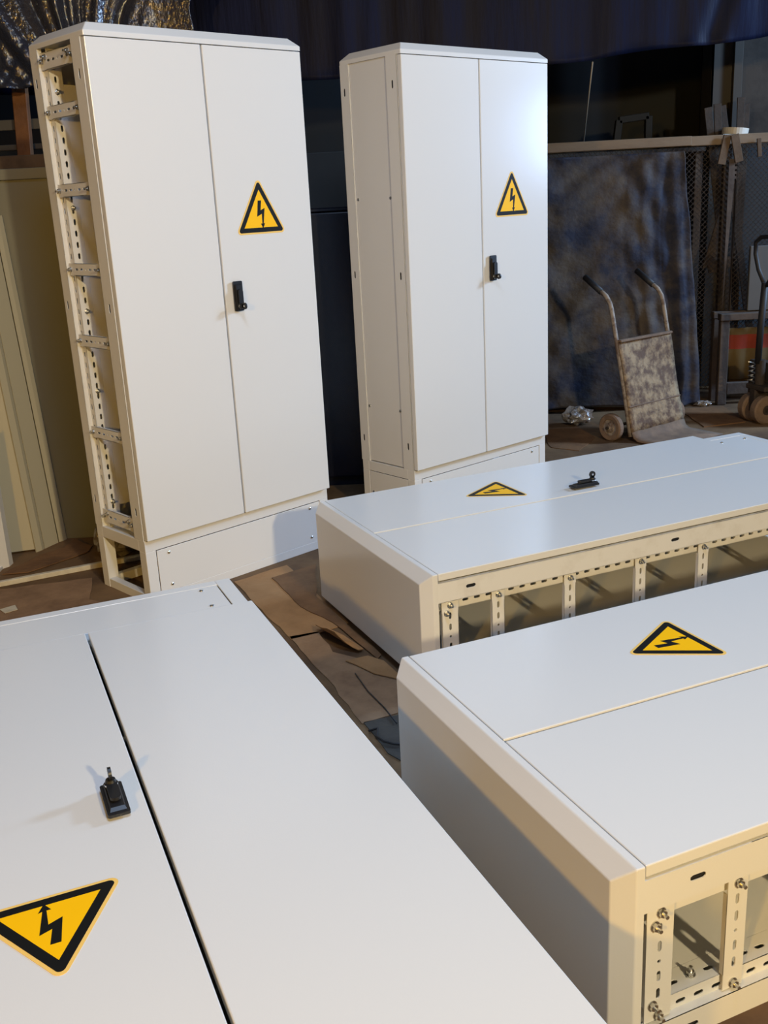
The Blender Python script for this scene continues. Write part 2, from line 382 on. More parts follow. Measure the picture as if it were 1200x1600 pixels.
def cabinet(label, x, y, yaw, lying=False, side='open', smudge=False):
    c, s = math.cos(yaw), math.sin(yaw)
    root = empty('electrical_cabinet')
    if lying:     # on its back: X stays level, its height runs level too, its front faces up
        R = Matrix(((c, 0, -s), (s, 0, c), (0, -1, 0)))
        R = Matrix.Translation((x, y, 0)) @ R.to_4x4()
    else:
        R = Matrix.Translation((x - s * D, y + c * D, 0)) @ Matrix.Rotation(yaw, 4, 'Z')
    root.matrix_world = R
    tag(root, label, 'cabinet', 'light grey two-door electrical cabinets')
    B = Matrix.Translation((0, -D, 0))       # part origins sit at the cabinet's back bottom corner
    P = lambda name, me, par=root, off=None: link(name, me, par, (B if par is root else Matrix()) @ (off or Matrix()))
    P('roof_cap', cached('cap', me_cap))
    d = P('door', cached('d0', lambda: me_door(0))); P('gasket', cached('g0', lambda: me_gasket(0)), d)['label'] = 'black gasket added to darken the door gap'
    d = P('door', cached('d1', lambda: me_door(1)))
    P('gasket', cached('g1', lambda: me_gasket(1)), d)['label'] = 'black gasket added to darken the door gap'
    P('warning_sign', cached('sign', me_sign), d)['label'] = 'yellow triangle with black lightning bolt'
    P('door_handle', cached('hd', me_handle), d)['label'] = 'black door handle'
    P('lock_key', cached('key', me_key), d)['label'] = 'black lock key with chrome ring'
    P('corner_post', cached(('pf', smudge), lambda: me_post(True, smudge)))
    P('corner_post', cached(('pb', False), lambda: me_post(False, False)))
    P('far_side_panel', cached('far', me_far_side)); P('back_panel', cached('back', me_back)); P('mounting_plate', cached('mp', me_mount)); P('light_stop_plate', cached('bp', me_bottom)); P('dark_opening_plate', cached('gp', me_dark_opening))['label'] = 'black plate keeping the bottom opening dark'
    P('front_header', cached('h1', lambda: me_header(ZC - .04, ZC))); P('front_header', cached('h2', lambda: me_header(HP, HP + .03)))
    bolt = cached('bolt', me_bolt); screw = cached('screw', me_screw)
    if side == 'open':
        for k, z in enumerate(RAIL_Z):
            tall = k in (0, 6)
            r = P('side_rail', cached(('rail', k), lambda: me_rail(z, tall)))
            for yy in ((0.108, 0.320) if not tall else (0.108, 0.132, 0.296, 0.320)):
                P('bolt', bolt, r, Matrix.Translation((0.009, yy, z + (0.012 if tall and yy in (0.132, 0.296) else 0))))['label'] = 'zinc bolt'
        for z in (1.86, 1.47, 1.10, 0.80, 0.36):
            P('bolt', bolt, root, Matrix.Translation((0.041, 0.3025, z)) @ Matrix.Rotation(PI / 2, 4, 'Z'))
    else:
        q = P('side_panel', cached('sp', me_side_panel))
        for yy, z in ((0.318, 1.448), (0.104, 1.448), (0.318, 0.527), (0.104, 0.527)):
            P('screw', screw, q, Matrix.Translation((0.006, yy, z)) @ Matrix.Rotation(-PI / 2, 4, 'Z') @ Matrix.Scale(0.8, 4))
    for px in (0, W - 0.045):
        for py in (PY0, PY1 - 0.045):
            P('plinth_post', cached(('pp', px, py), lambda: me_plinth_post(px, py)))
    t, b = (HP - 0.046, HP), (0.0, 0.036)
    rails = [(0, W, PY0, PY0 + .045, *t), (0, W, PY1 - .045, PY1, *t), (0, .045, PY0 + .045, PY1 - .045, *t), (W - .045, W, PY0 + .045, PY1 - .045, *t),
             (.045, W - .045, PY0, PY0 + .03, *b), (.045, W - .045, PY1 - .03, PY1, *b), (0.002, .032, PY0 + .045, PY1 - .045, *b), (W - .032, W - .002, PY0 + .045, PY1 - .045, *b)]
    for k, a in enumerate(rails): P('plinth_rail', cached(('pr', k), lambda: me_plinth_rail(a)))
    q = P('plinth_panel', cached('ppan', me_plinth_panel))
    for sx in (0.100, 0.806):
        for sz in (0.062, 0.192): P('screw', screw, q, Matrix.Translation((sx, PY0 + .0006, sz)) @ Matrix.Scale(0.75, 4))
    if side != 'open':
        q = P('plinth_side_panel', cached('pside', me_plinth_side))
        for yy in (0.095, 0.315): P('screw', screw, q, Matrix.Translation((0.001, yy, 0.11)) @ Matrix.Rotation(-PI / 2, 4, 'Z') @ Matrix.Scale(0.8, 4))
    return root
cabinet('white two-door electrical cabinet standing upright, open perforated frame on its left side', -0.8909, 3.5842, 0.7522)
cabinet('white two-door electrical cabinet standing upright beside the blue tarp, left side closed by a panel', 0.1611, 4.404, 0.7028, side='panel')
cabinet('white electrical cabinet lying on its back just in front of the two standing ones', 1.9743, 3.5659, 1.9887, lying=True, smudge=True)
cabinet('white electrical cabinet lying on its back, nearest on the right, open slotted side at corner', 2.2342, 2.1634, 1.9715, lying=True)
cabinet('white electrical cabinet lying on its back with its plinth pointing away, nearest on the left', -0.4817, 2.8777, 3.5312, lying=True, side='panel')

# ------------------------------------------------------------------ left: cream sheet-metal shells, timber behind
def folded(bm, plan, z0, z1, t=0.004, mi=0, lean=0.0):
    """vertical folded sheet following a plan polyline"""
    plan = [Vector((p[0], p[1], 0)) for p in plan]; L = len(plan); A = []
    for i, p in enumerate(plan):
        tg = (plan[min(i + 1, L - 1)] - plan[max(i - 1, 0)]).normalized(); n = Vector((-tg.y, tg.x, 0)) * t
        A.append([bm.verts.new(q) for q in (p + Vector((0, 0, z0)), p + Vector((0, 0, z1)), p + n + Vector((0, 0, z1)), p + n + Vector((0, 0, z0)))])
    for a, b in zip(A, A[1:]):
        for k in range(4): bm.faces.new((a[k], a[(k + 1) % 4], b[(k + 1) % 4], b[k])).material_index = mi
    bm.faces.new(A[0]); bm.faces.new(A[-1][::-1])
    if lean:
        for v in bm.verts: v.co.x -= lean * v.co.z
sh = empty('steel_cabinet_shell', (-1.3, 4.62, 0)); tag(sh, 'cream steel cabinet shell darkened to olive for shade, standing behind the open-sided cabinet', 'cabinet')
def under(o, root): o.location = -Vector(root.location); return o
bm = bmesh.new(); box(bm, -2.35, -0.80, 4.505, 4.511, 0.0, 1.60, 0.001); under(obj('back_sheet', bm, CREAM_SHADED, sh), sh)
bm = bmesh.new(); box(bm, -2.35, -0.80, 4.49, 4.505, 1.60, 1.645, 0.002); box(bm, -2.35, -.80, 4.505, 4.98, 1.638, 1.645); under(obj('top_flange', bm, CREAM_SHADED, sh), sh)
bm = bmesh.new(); box(bm, -2.35, -2.344, 4.511, 4.98, 0, 1.638); box(bm, -.806, -.80, 4.511, 4.98, 0, 1.638); under(obj('side_sheet', bm, CREAM_SHADED, sh), sh)

dp = empty('steel_door_panel', (-1.8, 4.2, 0)); tag(dp, 'cream steel door leaf with a folded glossy edge strip at the left wall', 'panel')
bm = bmesh.new(); folded(bm, [(-2.3, 4.13), (-1.585, 4.335)], 0.012, 1.46, 0.02, lean=.046); under(obj('door_leaf', bm, CREAM, dp), dp)
bm = bmesh.new(); folded(bm, [(-1.578, 4.325), (-1.560, 4.352), (-1.556, 4.37)], 0.0, 1.46, 0.006, lean=.046); under(obj('edge_strip', bm, CREAM, dp), dp)
bm = bmesh.new(); folded(bm, [(-1.553, 4.373), (-1.516, 4.452), (-1.519, 4.456)], 0.0, 1.46, 0.005, lean=.046); under(obj('edge_flange', bm, CREAM, dp), dp)
bm = bmesh.new(); folded(bm, [(-1.513, 4.458), (-1.500, 4.475), (-1.490, 4.497)], 0, 1.46, lean=.046); under(obj('side_flange', bm, CREAM, dp), dp)
wp = empty('steel_side_panel', (-1.7, 4.05, 0)); tag(wp, 'pale grey steel panel end standing at the far left in front of cream door leaf', 'panel')
bm = bmesh.new(); folded(bm, [(-2.1, 3.98), (-1.70, 4.07), (-1.640, 4.15), (-1.638, 4.19)], 0.0, 0.6, 0.005); under(obj('sheet', bm, PAINT, wp), wp)
bm = bmesh.new(); box(bm, -2.1, -1.66, 4.075, 4.18, 0.0, 0.012); under(obj('foot_flange', bm, PAINT, wp), wp)

bm = bmesh.new(); box(bm, -2.6, -0.95, 4.56, 4.66, 1.6452, 1.70, 0.004)
tag(obj('timber_beam', bm, OFFCUT), 'dusty timber beam lying along the top of the olive cabinet shell', 'beam')
bm = bmesh.new(); pa, pb = aty(41, 252, 5.97), aty(31, 140, 5.97); d = (pb - pa) / (pb - pa).z; bar(bm, pa - d * pa.z, pa + d * 1.2, 0.05, 0.078, 0, 0.004)
tag(obj('timber_post', bm, WOOD_R), 'orange-brown timber post rising behind the dusty beam at left', 'post')
for z, lb in ((1.935, 'upper of two grey boards crossing behind the brown timber post'), (1.83, 'lower of two grey boards crossing behind the brown timber post')):
    bm = bmesh.new(); box(bm, -3.2, -1.2, 6.03, 6.06, z - 0.02, z + 0.035 if z > 1.9 else z + .01, 0.003); tag(obj('timber_board', bm, GREYM), lb, 'board', 'boards behind the timber post')
for k, xx in enumerate((-3.1, -1.3)):
    bm = bmesh.new(); box(bm, xx - .03, xx + .03, 6.06, 6.12, 0, 2.05, .003); tag(obj('board_support', bm, WOOD_D), ('left' if k == 0 else 'right') + ' dark upright carrying the two grey boards', 'post')

# ------------------------------------------------------------------ floor litter
def sheet(name, px, z, t, mt, label, cat, group=None, jag=0.0, curl=None):
    """flat sheet on the floor; outline found on the floor, ragged edges"""
    pts = [at(u, v) for u, v in px]; out = []
    rnd = random.Random(len(label))
    for i, p in enumerate(pts):
        q = pts[(i + 1) % len(pts)]; n = max(1, int((q - p).length / 0.06)) if jag else 1
        for k in range(n):
            r = p.lerp(q, k / n)
            if k: r = r + Vector((rnd.uniform(-jag, jag), rnd.uniform(-jag, jag), 0))
            out.append(r)
    bm = bmesh.new(); o = sum(out, Vector()) / len(out)
    plate(bm, [(p.x - o.x, p.y - o.y) for p in out], [], (0, 0, 0), (1, 0, 0), (0, 1, 0), t)
    if curl:
        bmesh.ops.subdivide_edges(bm, edges=bm.edges[:], cuts=3)
        a = at(*curl[0]) - o; b = at(*curl[1]) - o; d = (b - a); nrm = Vector((-d.y, d.x, 0)).normalized(); h = curl[2]
        for v in bm.verts:
            s = (v.co - a).dot(nrm)
            if s > 0: v.co.z += h * s * s
    ob = obj(name, bm, mt); ob.location = (o.x, o.y, z)
    return tag(ob, label, cat, group)
G = 'cardboard sheets laid on the floor'
sheet('cardboard_sheet', [(366, 910), (448, 884), (545, 975), (498, 990), (455, 1000), (410, 955)], 0.0005, 0.003, CARD, 'pale brown cardboard sheet on the floor beside the lower left cabinet', 'cardboard', G, 0.004)
sheet('cardboard_sheet', [(425, 905), (494, 884), (494, 934), (596, 1026), (590, 1032), (520, 975), (470, 950)], 0.004, 0.003, CARD_D, 'dark worn cardboard strip along the foot of the middle lying cabinet', 'cardboard', G, 0.004)
sheet('cardboard_sheet', [(452, 996), (497, 988), (520, 1020), (585, 1036), (625, 1060), (622, 1115), (566, 1132), (500, 1050)], 0.0005, 0.003, CARD_L, 'grey-brown torn cardboard between left and right lying cabinets', 'cardboard', G, 0.006)
sheet('cardboard_flap', [(494, 986), (508, 984), (535, 996), (568, 1018), (560, 1022), (525, 1018), (512, 1008)], 0.009, 0.003, CARD, 'torn cardboard flap lifting off the floor between lying cabinets', 'cardboard', None, 0.003, ((568, 1020), (508, 984), 14.0))
sheet('cardboard_flap', [(540, 1036), (575, 1028), (600, 1036), (622, 1056), (620, 1064), (585, 1056), (556, 1042)], 0.006, 0.003, CARD, 'orange-brown curled cardboard strip near the right lying cabinet corner', 'cardboard', None, 0.003)
sheet('floor_cloth', [(568, 1130), (624, 1118), (627, 1190), (606, 1178)], 0.0005, 0.003, BLUEG, 'blue-grey cloth scrap on floor in gap between the nearest two cabinets', 'cloth', None, 0.004)
bm = bmesh.new()
pp = [at(*p, 0.010) for p in ((576, 1142), (590, 1138), (588, 1150), (600, 1158), (615, 1162), (628, 1163))]
tube(bm, pp, 0.0035, 8); tag(obj('black_wire', bm, RUBB), 'black wire curling over the blue-grey cloth scrap', 'wire')
bm = bmesh.new()
tube(bm, [at(*p, 0.008) for p in ((555, 1052), (575, 1080), (600, 1105), (620, 1130))], 0.002, 6); tag(obj('floor_cable', bm, RUBB), 'thin dark cable lying straight across the torn cardboard', 'cable')
# left litter
sheet('cardboard_sheet', [(0, 922), (144, 904), (140, 938), (200, 948), (120, 955), (0, 975)], 0.0005, 0.003, CARD_L, 'brown cardboard sheet in front of the white batten at left', 'cardboard', G, 0.006)
sheet('cardboard_sheet', [(4, 900), (62, 872), (100, 860), (118, 848), (145, 855), (138, 864), (92, 880), (45, 896)], 0.004, 0.004, CARD_D, 'dark cardboard sheet at the foot of the olive cabinet shell', 'cardboard', G, 0.004, ((0, 910), (118, 868), 0.5))
sheet('paper_scrap', [(0, 955), (24, 948), (28, 955), (8, 961)], 0.006, 0.002, WHITE_PL, 'small white scrap on the brown cardboard at the far left', 'scrap')
bm = bmesh.new(); a, b = at(-30, 918, 0.012), at(240, 866, 0.012)
bar(bm, a, b, 0.022, 0.022, 0, 0.002); tag(obj('plastic_batten', bm, WHITE_PL), 'long dirty white batten lying on the floor behind the open-sided cabinet', 'batten')
def crumple(name, loc, r, mt, label, cat, sq=(1, 1, .6), seed=1, amp=.35):
    bm = bmesh.new(); bmesh.ops.create_icosphere(bm, subdivisions=3, radius=1.0); rnd = random.Random(seed)
    for v in bm.verts:
        k = 1 + rnd.uniform(-amp, amp) * 0.5 + amp * 0.4 * math.sin(7 * v.co.x + seed) * math.sin(6 * v.co.y)
        v.co = Vector((v.co.x * sq[0], v.co.y * sq[1], max(-0.95, v.co.z) * sq[2])) * k * r
    mz = min(v.co.z for v in bm.verts)
    for v in bm.verts: v.co.z -= mz
    o = obj(name, bm, mt); o.location = loc; return tag(o, label, cat)
crumple('plastic_bag', at(188, 868), 0.085, FILM, 'crumpled clear plastic bag seen through the open plinth', 'bag', (1.2, 1, .8), 3)
crumple('plastic_bag', at(903, 664), 0.075, FILM, 'crumpled clear plastic bag on the floor left of the hand truck', 'bag', (1.2, .8, .75), 5)
crumple('plastic_scrap', at(1098, 634), 0.045, FILM, 'crumpled shiny scrap at the foot of the blue tarp', 'scrap', (1.3, .8, .4), 8)
sheet('cardboard_sheet', [(845, 672), (900, 668), (930, 684), (905, 705), (862, 700)], 0.0005, 0.003, CARD_D, 'dusty cardboard on the floor left of the hand truck wheel', 'cardboard', G, 0.01)
sheet('floor_board', [(1060, 640), (1130, 636), (1165, 660), (1100, 668)], 0.0005, 0.006, CARD_D, 'dusty board on the floor right of the hand truck', 'board', None, 0.004)

# ------------------------------------------------------------------ background: gap between the standing cabinets
nv = empty('machine_cabinet', (-0.4, 5.3, 0)); tag(nv, 'dark navy machine housing in the gap between the standing cabinets', 'machine')
bm = bmesh.new(); box(bm, -0.95, 0.16, 5.16, 5.62, 0.05, 1.40, 0.01, 2); under(obj('housing', bm, NAVYM, nv), nv)
bm = bmesh.new(); box(bm, -0.97, 0.18, 5.15, 5.63, 1.40, 1.418, 0.004); under(obj('top_plate', bm, NAVYM, nv), nv)
bm = bmesh.new(); box(bm, -0.92, 0.13, 5.19, 5.6, 0.0, 0.05); under(obj('base', bm, NAVYM, nv), nv)
bm = bmesh.new(); box(bm, -1.0, 0.75, 5.72, 5.745, 0.0, 1.70, 0.003)
tag(obj('grey_board', bm, GREYM), 'dusty grey board standing behind the navy machine housing', 'board')

# ------------------------------------------------------------------ hanging sheets
def hang(name, x0, x1, y, ztop, zbot, nx, nz, fy, mt, label, cat, xs=None, thick=0.003):
    """hanging sheet: zbot(x) lower hem, fy(x,t) fold depth, t = 0 top .. 1 hem"""
    bm = bmesh.new(); R = []
    for j in range(nz + 1):
        t = j / nz; row = []
        for i in range(nx + 1):
            s = i / nx; x = x0 + (x1 - x0) * s
            zz = ztop + (zbot(x) - ztop) * t; xx = x + (xs(s, t) if xs else 0)
            row.append(bm.verts.new((xx, y + fy(x, t), zz)))
        R.append(row)
    for j in range(nz):
        for i in range(nx): bm.faces.new((R[j][i], R[j][i + 1], R[j + 1][i + 1], R[j + 1][i]))
    o = obj(name, bm, mt, None, True); md = o.modifiers.new('thickness', 'SOLIDIFY'); md.thickness = thick
    return tag(o, label, cat)
KX = aty(925, 96, 6.2)
def hem(x):
    z = 2.115 + 0.012 * (x + 0.35)
    if x > 1.2: z += 0.035 * (x - 1.2) + 0.09 * max(0, x - 1.85) ** 1.5
    z += 0.012 * math.sin(5 * x) + 0.02 * abs(math.sin(2.3 * (x - KX.x)))
    return z
def tfold(x, t):
    d = abs(x - KX.x)
    return (0.012 * math.sin(2.1 * x + 0.6) + 0.006 * math.sin(7.3 * x + 3 * math.sin(2 * x) - t) + 0.0035 * math.sin(23 * x + 5 * math.sin(3.1 * x) + 2 * t)
            + 0.006 * math.exp(-((x - KX.x + .12) * 16) ** 2) + 0.03 * math.exp(-d * 7) * t * t + 0.012 * max(0, t - .965) / .035 * math.sin(9 * x)
            + 0.02 * math.exp(-((x - 2.0 - .35 * (1 - t)) * 9) ** 2) * math.sin(26 * (x - .35 * (1 - t))))
hang('overhead_tarp', -3.0, 3.6, 6.25, 3.7, hem, 330, 60, tfold, NAVY, 'dark navy tarpaulin hanging from the roof behind the standing cabinets', 'tarp')
GC = aty(150, 150, 5.75)      # where the film is gathered
def tri_wave(a): return abs((a / PI) % 2 - 1) * 2 - 1
def ffold(x, t):
    z = 3.6 + (2.12 - 3.6) * t; dx, dz = x - GC.x, z - (GC.z - 0.25)
    a = math.atan2(dx, max(dz, 0.03)); r = math.hypot(dx, dz)
    k = 1 / (1 + math.exp((x - GC.x - 0.30) * 14))            # pleats fade out to the right
    lowc = max(0, min(1, (2.45 - z) / .3))
    return (0.030 * tri_wave(15 * a + 1.2 * math.sin(3 * a)) * min(1, r * 1.5) * k + 0.012 * tri_wave(47 * a + 2 * math.sin(5 * a)) * min(1, r * 2) * k
            + 0.008 * math.sin(9 * x + 4 * z) + 0.010 * lowc * k * math.sin(41 * x + 7 * math.sin(13 * z)) * math.sin(33 * z + 3 * math.sin(17 * x)))
hang('plastic_film', -2.9, -0.68, 5.75, 3.6, lambda x: 2.10 + 0.02 * math.sin(7 * x) + .012 * math.sin(19 * x), 260, 90, ffold, FOIL, 'shiny pleated plastic film hanging at upper left behind the open-sided cabinet', 'plastic sheet', lambda s, t: s ** 4 * (0.9 * (0.62 - t) + 0.05 * math.sin(23 * t)))
FY_ = 6.91
bm = bmesh.new(); tube(bm, [aty(926, 97, 6.2), Vector((aty(912, 224, FY_).x, FY_, 1.737))], 0.004, 6)
tag(obj('string', bm, ROPE), 'pale string tied from the navy tarpaulin hem to the timber rail', 'string')

# ------------------------------------------------------------------ right background: fence with rail and dusty tarp
FY = 6.92
fe = empty('mesh_fence', (1.9, FY, 0)); tag(fe, 'wire mesh fence with a dusty timber top rail behind the hand truck', 'fence')
bm = bmesh.new(); box(bm, 0.2, 2.11, FY - 0.03, FY + 0.03, 1.675, 1.735, 0.004); under(obj('top_rail', bm, WOOD, fe), fe)
bm = bmesh.new(); box(bm, 2.105, 3.5, FY - 0.028, FY + 0.03, 1.672, 1.732, 0.004); under(obj('top_rail', bm, WOOD, fe), fe)
for xx in (0.25, 2.36, 3.4):
    bm = bmesh.new(); box(bm, xx - 0.025, xx + 0.025, FY - 0.0, FY + 0.05, 0, 1.674, 0.003); under(obj('fence_post', bm, STEEL_D, fe), fe)
bm = bmesh.new(); x0, x1, z0, z1 = 0.28, 3.38, 0.08, 1.668; st = 0.034
k = x0 - (z1 - z0)
while k < x1:
    for sgn in (1, -1):
        # wire runs x = k + s, z = z0 + s (or mirrored), clipped to the panel
        s0, s1 = max(0, x0 - k), min(z1 - z0, x1 - k)
        if s1 - s0 > 0.01:
            za, zb = (z0 + s0, z0 + s1) if sgn > 0 else (z1 - s0, z1 - s1)
            bar(bm, (k + s0, FY - 0.004 * sgn - .008, za), (k + s1, FY - 0.004 * sgn - .008, zb), 0.004, 0.003)
    k += st
o = under(obj('mesh_panel', bm, STEEL_D, fe), fe); o['kind'] = 'stuff'
def ltop(x): return 0.03 + 0.015 * math.sin(6 * x)
def lfold(x, t):
    e = max(0, min(1, (x - 1.55) / 0.3))
    sag = math.sin(4.2 * (t * 1.6 + 0.55 * abs(x - 1.25)) * 3) * math.exp(-2.2 * t)      # folds sagging from the two hung corners
    dg = math.sin(21 * (x * .75 + t * .9) + 2.5 * math.sin(5 * t + 2 * x))
    return (0.016 * sag + 0.010 * math.sin(5 * x + 4 * t) + 0.006 * dg * (.3 + t) + 0.005 * math.sin(31 * t - 13 * x + 3 * math.sin(9 * x))
            + 0.004 * math.sin(47 * t + 29 * x + 4 * math.sin(11 * t)) + e * (0.022 * tri_wave(26 * x + 5 * t + math.sin(6 * t)) + 0.008 * math.sin(67 * x + 3 * t)) * (.35 + t) - 0.08 * t
            + 0.014 * math.exp(-((x - .72 - .30 * t) * 20) ** 2) * t - 0.014 * math.exp(-((x - 1.80 + .85 * t) * 18) ** 2))
hang('blue_tarp', 0.55, 2.02, FY - 0.16, 1.64, ltop, 240, 120, lfold, TARP, 'dusty blue tarpaulin draped over the mesh fence behind the hand truck', 'tarp', lambda s, t: 0.16 * s * t)
# dark open frame standing on the rail
fr = empty('window_frame', (1.7, 7.3, 1.7)); tag(fr, 'dark empty frame leaning above the timber rail', 'frame')
q = [aty(*p, 7.3) for p in ((962, 228), (967, 188), (1013, 181), (1012, 226))]
for a, b in ((0, 1), (1, 2), (2, 3), (3, 0)):
    bm = bmesh.new(); bar(bm, q[a], q[b], 0.045, 0.045, 0, 0.003); under(obj('frame_bar', bm, BLK, fr), fr)
bm = bmesh.new(); box(bm, 1.1, 2.3, 7.2, 7.5, 1.645, 1.675, .003); o = tag(obj('shelf_board', bm, WOOD_D), 'dark shelf board behind the rail carrying the empty frame', 'shelf')
for xx, sd in ((1.12, 'left'), (2.24, 'right')):
    bm = bmesh.new(); box(bm, xx, xx + .05, 7.22, 7.48, 0, 1.645, .003); tag(obj('shelf_support', bm, WOOD_D), sd + ' upright under the dark shelf board behind the fence', 'post')

# bundle of bars standing through the fence top, bound with white tape
def pxbar(name, p0, p1, y0, y1, wx, wy, mt, label, cat, group=None, roll=0):
    bm = bmesh.new(); bar(bm, aty(*p0, y0), aty(*p1, y1), wx, wy, roll, 0.002)
    return tag(obj(name, bm, mt), label, cat, group)
GB = 'steel bars bundled upright behind the mesh fence'
bars = [((1106, 168), (1122, 232), 'leftmost dark bar rising above the fence rail'), ((1121, 162), (1126, 232), 'brown bar rising just right of the leftmost one'),
        ((1134, 146), (1122, 168), None), ((1128, 165), (1150, 240), 'thin dark bar leaning right toward the white tape'), ((1158, 152), (1152, 235), 'tall dark bar behind the white tape ring'),
        ((1166, 162), (1156, 235), 'brown bar leaning over the right of the white tape')]
for k, (p0, p1, lb) in enumerate(bars):
    if lb is None: continue
    d = (p1[0] - p0[0]) / (p1[1] - p0[1]); yb = 7.06 + 0.035 * k
    foot = (p1[0] + d * 120, 627)
    pxbar('steel_bar', p0, foot, yb, yb, 0.012, 0.05, STEEL_D, lb, 'bar', GB)
bm = bmesh.new()
c = aty(1156, 208, FY + 0.0)
lathe(bm, [(0.082, -0.02), (0.085, 0.02), (0.073, 0.02), (0.073, -0.02), (0.082, -0.02)], (c.x, FY + 0.09, c.z + .015), (0.1, 0, 1), 28)
tag(obj('tape_ring', bm, WHITE), 'white tape ring on the end of the timber rail', 'tape')
pxbar('wood_offcut', (1137, 211), (1127, 257), FY - 0.05, FY - 0.05, 0.014, 0.05, OFFCUT, 'left of two short wood offcuts hanging crosswise over the rail', 'offcut', 'short wood offcuts over the rail')
pxbar('wood_offcut', (1148, 210), (1155, 253), FY - 0.066, FY - 0.066, 0.014, 0.052, OFFCUT, 'right of two short wood offcuts hanging crosswise over the rail', 'offcut', 'short wood offcuts over the rail')
pxbar('wood_offcut', (1186, 216), (1187, 245), FY - 0.05, FY - 0.05, 0.014, 0.026, OFFCUT, 'narrow wood offcut hanging over the rail near the right edge', 'offcut', 'short wood offcuts over the rail')
pxbar('timber_brace', (1152, 268), (1106, 420), FY + 0.085, FY + 0.085, 0.02, 0.08, WOOD_D, 'dark diagonal brace behind the wire mesh', 'brace')
pxbar('timber_brace', (1106, 420), (1142, 408), FY + 0.06, FY + 0.06, 0.02, 0.07, WOOD_D, 'short level brace joining the diagonal behind the mesh', 'brace')
bm = bmesh.new(); box(bm, 2.62, 3.6, 7.52, 7.54, 0, 1.66, .003); tag(obj('dark_board', bm, WALLB), 'added dark board standing upright behind the right part of the mesh fence', 'board')  # stands for dark planks, added to cover the overlit wall
# perforated upright with a bright edge
bm = bmesh.new(); a = aty(1150, 262, FY - 0.06); z0 = 0.6105
plate(bm, rect(-0.035, 0.02, z0, 1.58), [slot(0.010, z0 + 0.03 + 0.03 * k, 0.012, 0.016) for k in range(31)], (a.x - .01, FY - 0.055, 0), (1, 0, 0), (0, 0, 1), 0.003)
box(bm, a.x + .007, a.x + .010, FY - .058, FY - .03, z0, 1.58)
o = obj('perforated_upright', bm, WOOD_D); tag(o, 'perforated steel upright in front of the mesh above the timber rack', 'upright')

# timber rack with striped cloth
rk = empty('timber_rack', (2.6, 6.85, 0)); tag(rk, 'low dark timber rack holding a striped cloth beside the pallet jack', 'rack')
def rp(name, a, mt=WOOD_D): bm2 = bmesh.new(); box(bm2, *a, 0.004); return under(obj(name, bm2, mt, rk), rk)
XA = aty(1120, 560, 6.75).x
for xx in (XA, XA + 0.62):
    for yy in (6.70, 7.0 - .16): rp('leg', (xx, xx + 0.06, yy, yy + 0.05, 0, 0.565))
rp('top_rail', (XA - .005, XA + 0.69, 6.69, 6.76, 0.565, 0.61)); rp('top_rail', (XA - .005, XA + 0.69, 6.835, 6.90, 0.565, 0.61))
rp('bottom_rail', (XA + 0.06, XA + 0.62, 6.70, 6.74, 0.07, 0.15)); rp('bottom_rail', (XA + 0.06, XA + 0.62, 6.85, 6.89, 0.07, 0.15))
bm = bmesh.new(); n = 24
for r, (za, zb, mi) in enumerate(((0.155, 0.36, 1), (0.36, 0.455, 0), (0.455, 0.50, 1))):
    P = [[bm.verts.new((XA + 0.065 + 0.55 * i / n, 6.80 + 0.012 * math.sin(i * 1.1) + .01 * math.sin(i * .37), z)) for i in range(n + 1)] for z in (za, zb)]
    for i in range(n):
        f = bm.faces.new((P[0][i], P[0][i + 1], P[1][i + 1], P[1][i])); f.material_index = mi; f.smooth = True
bmesh.ops.remove_doubles(bm, verts=bm.verts[:], dist=1e-5)
o = obj('striped_cloth', bm, [REDC, YELC]); o.modifiers.new('thickness', 'SOLIDIFY').thickness = 0.006
tag(o, 'red and mustard striped cloth set inside the timber rack', 'cloth')
bm = bmesh.new(); a = aty(1172, 405, 6.8); box(bm, a.x, a.x + 0.32, 6.80, 6.83, 0.6105, 1.03, 0.004)
tag(obj('metal_sheet', bm, GREYM), 'grey metal sheet standing on the timber rack behind the pallet jack', 'metal sheet')

# ------------------------------------------------------------------ hand truck
ht_o = at(985, 690); wdir = Vector((0.80, 0.60, 0)).normalized(); fdir = Vector((wdir.y, -wdir.x, 0))
ht = empty('hand_truck', ht_o); tag(ht, 'rusty hand truck with flaking cream back plate in front of the blue tarp', 'hand truck')
ht.matrix_world = Matrix.Translation(ht_o) @ Matrix((wdir, -fdir, Vector((0, 0, 1)))).transposed().to_4x4()
# local: x across, -y forward, z up; back leans to +y
HW, LEAN = 0.475, 0.225
def hp(x, z, off=0.0): return Vector((x, LEAN * max(0, z - .06) + off, z))
def sidepipe(x):
    bm = bmesh.new()
    tube(bm, [hp(x, 0.03), hp(x, 0.3), hp(x, 0.6), hp(x, 0.76), hp(x, 0.80, 0.004), hp(x, 0.84, 0.025), hp(x, 0.87, 0.065)], 0.0135, 10)
    o = obj('side_pipe', bm, PIPE, ht)
    bm = bmesh.new(); tube(bm, [hp(x, 0.862, 0.055), hp(x, 0.895, 0.10), hp(x, 0.945, 0.165)], 0.018, 12); obj('grip', bm, RUBB, o)['label'] = 'black rubber grip'
sidepipe(0.0); sidepipe(HW)
bm = bmesh.new(); n = 12; m_ = 10; R = []
for j in range(m_ + 1):
    row = []
    for i in range(n + 1):
        z = 0.05 + 0.53 * j / m_; x = -0.005 + (HW + 0.01) * i / n
        p = hp(x, z, -0.018 + 0.004 * math.sin(9 * x + 12 * z)); row.append(bm.verts.new(p))
    R.append(row)
for j in range(m_):
    for i in range(n): bm.faces.new((R[j][i], R[j][i + 1], R[j + 1][i + 1], R[j + 1][i]))
o = obj('back_plate', bm, RUST, ht, True); o.modifiers.new('t', 'SOLIDIFY').thickness = 0.006; o['label'] = 'flaking cream back plate'
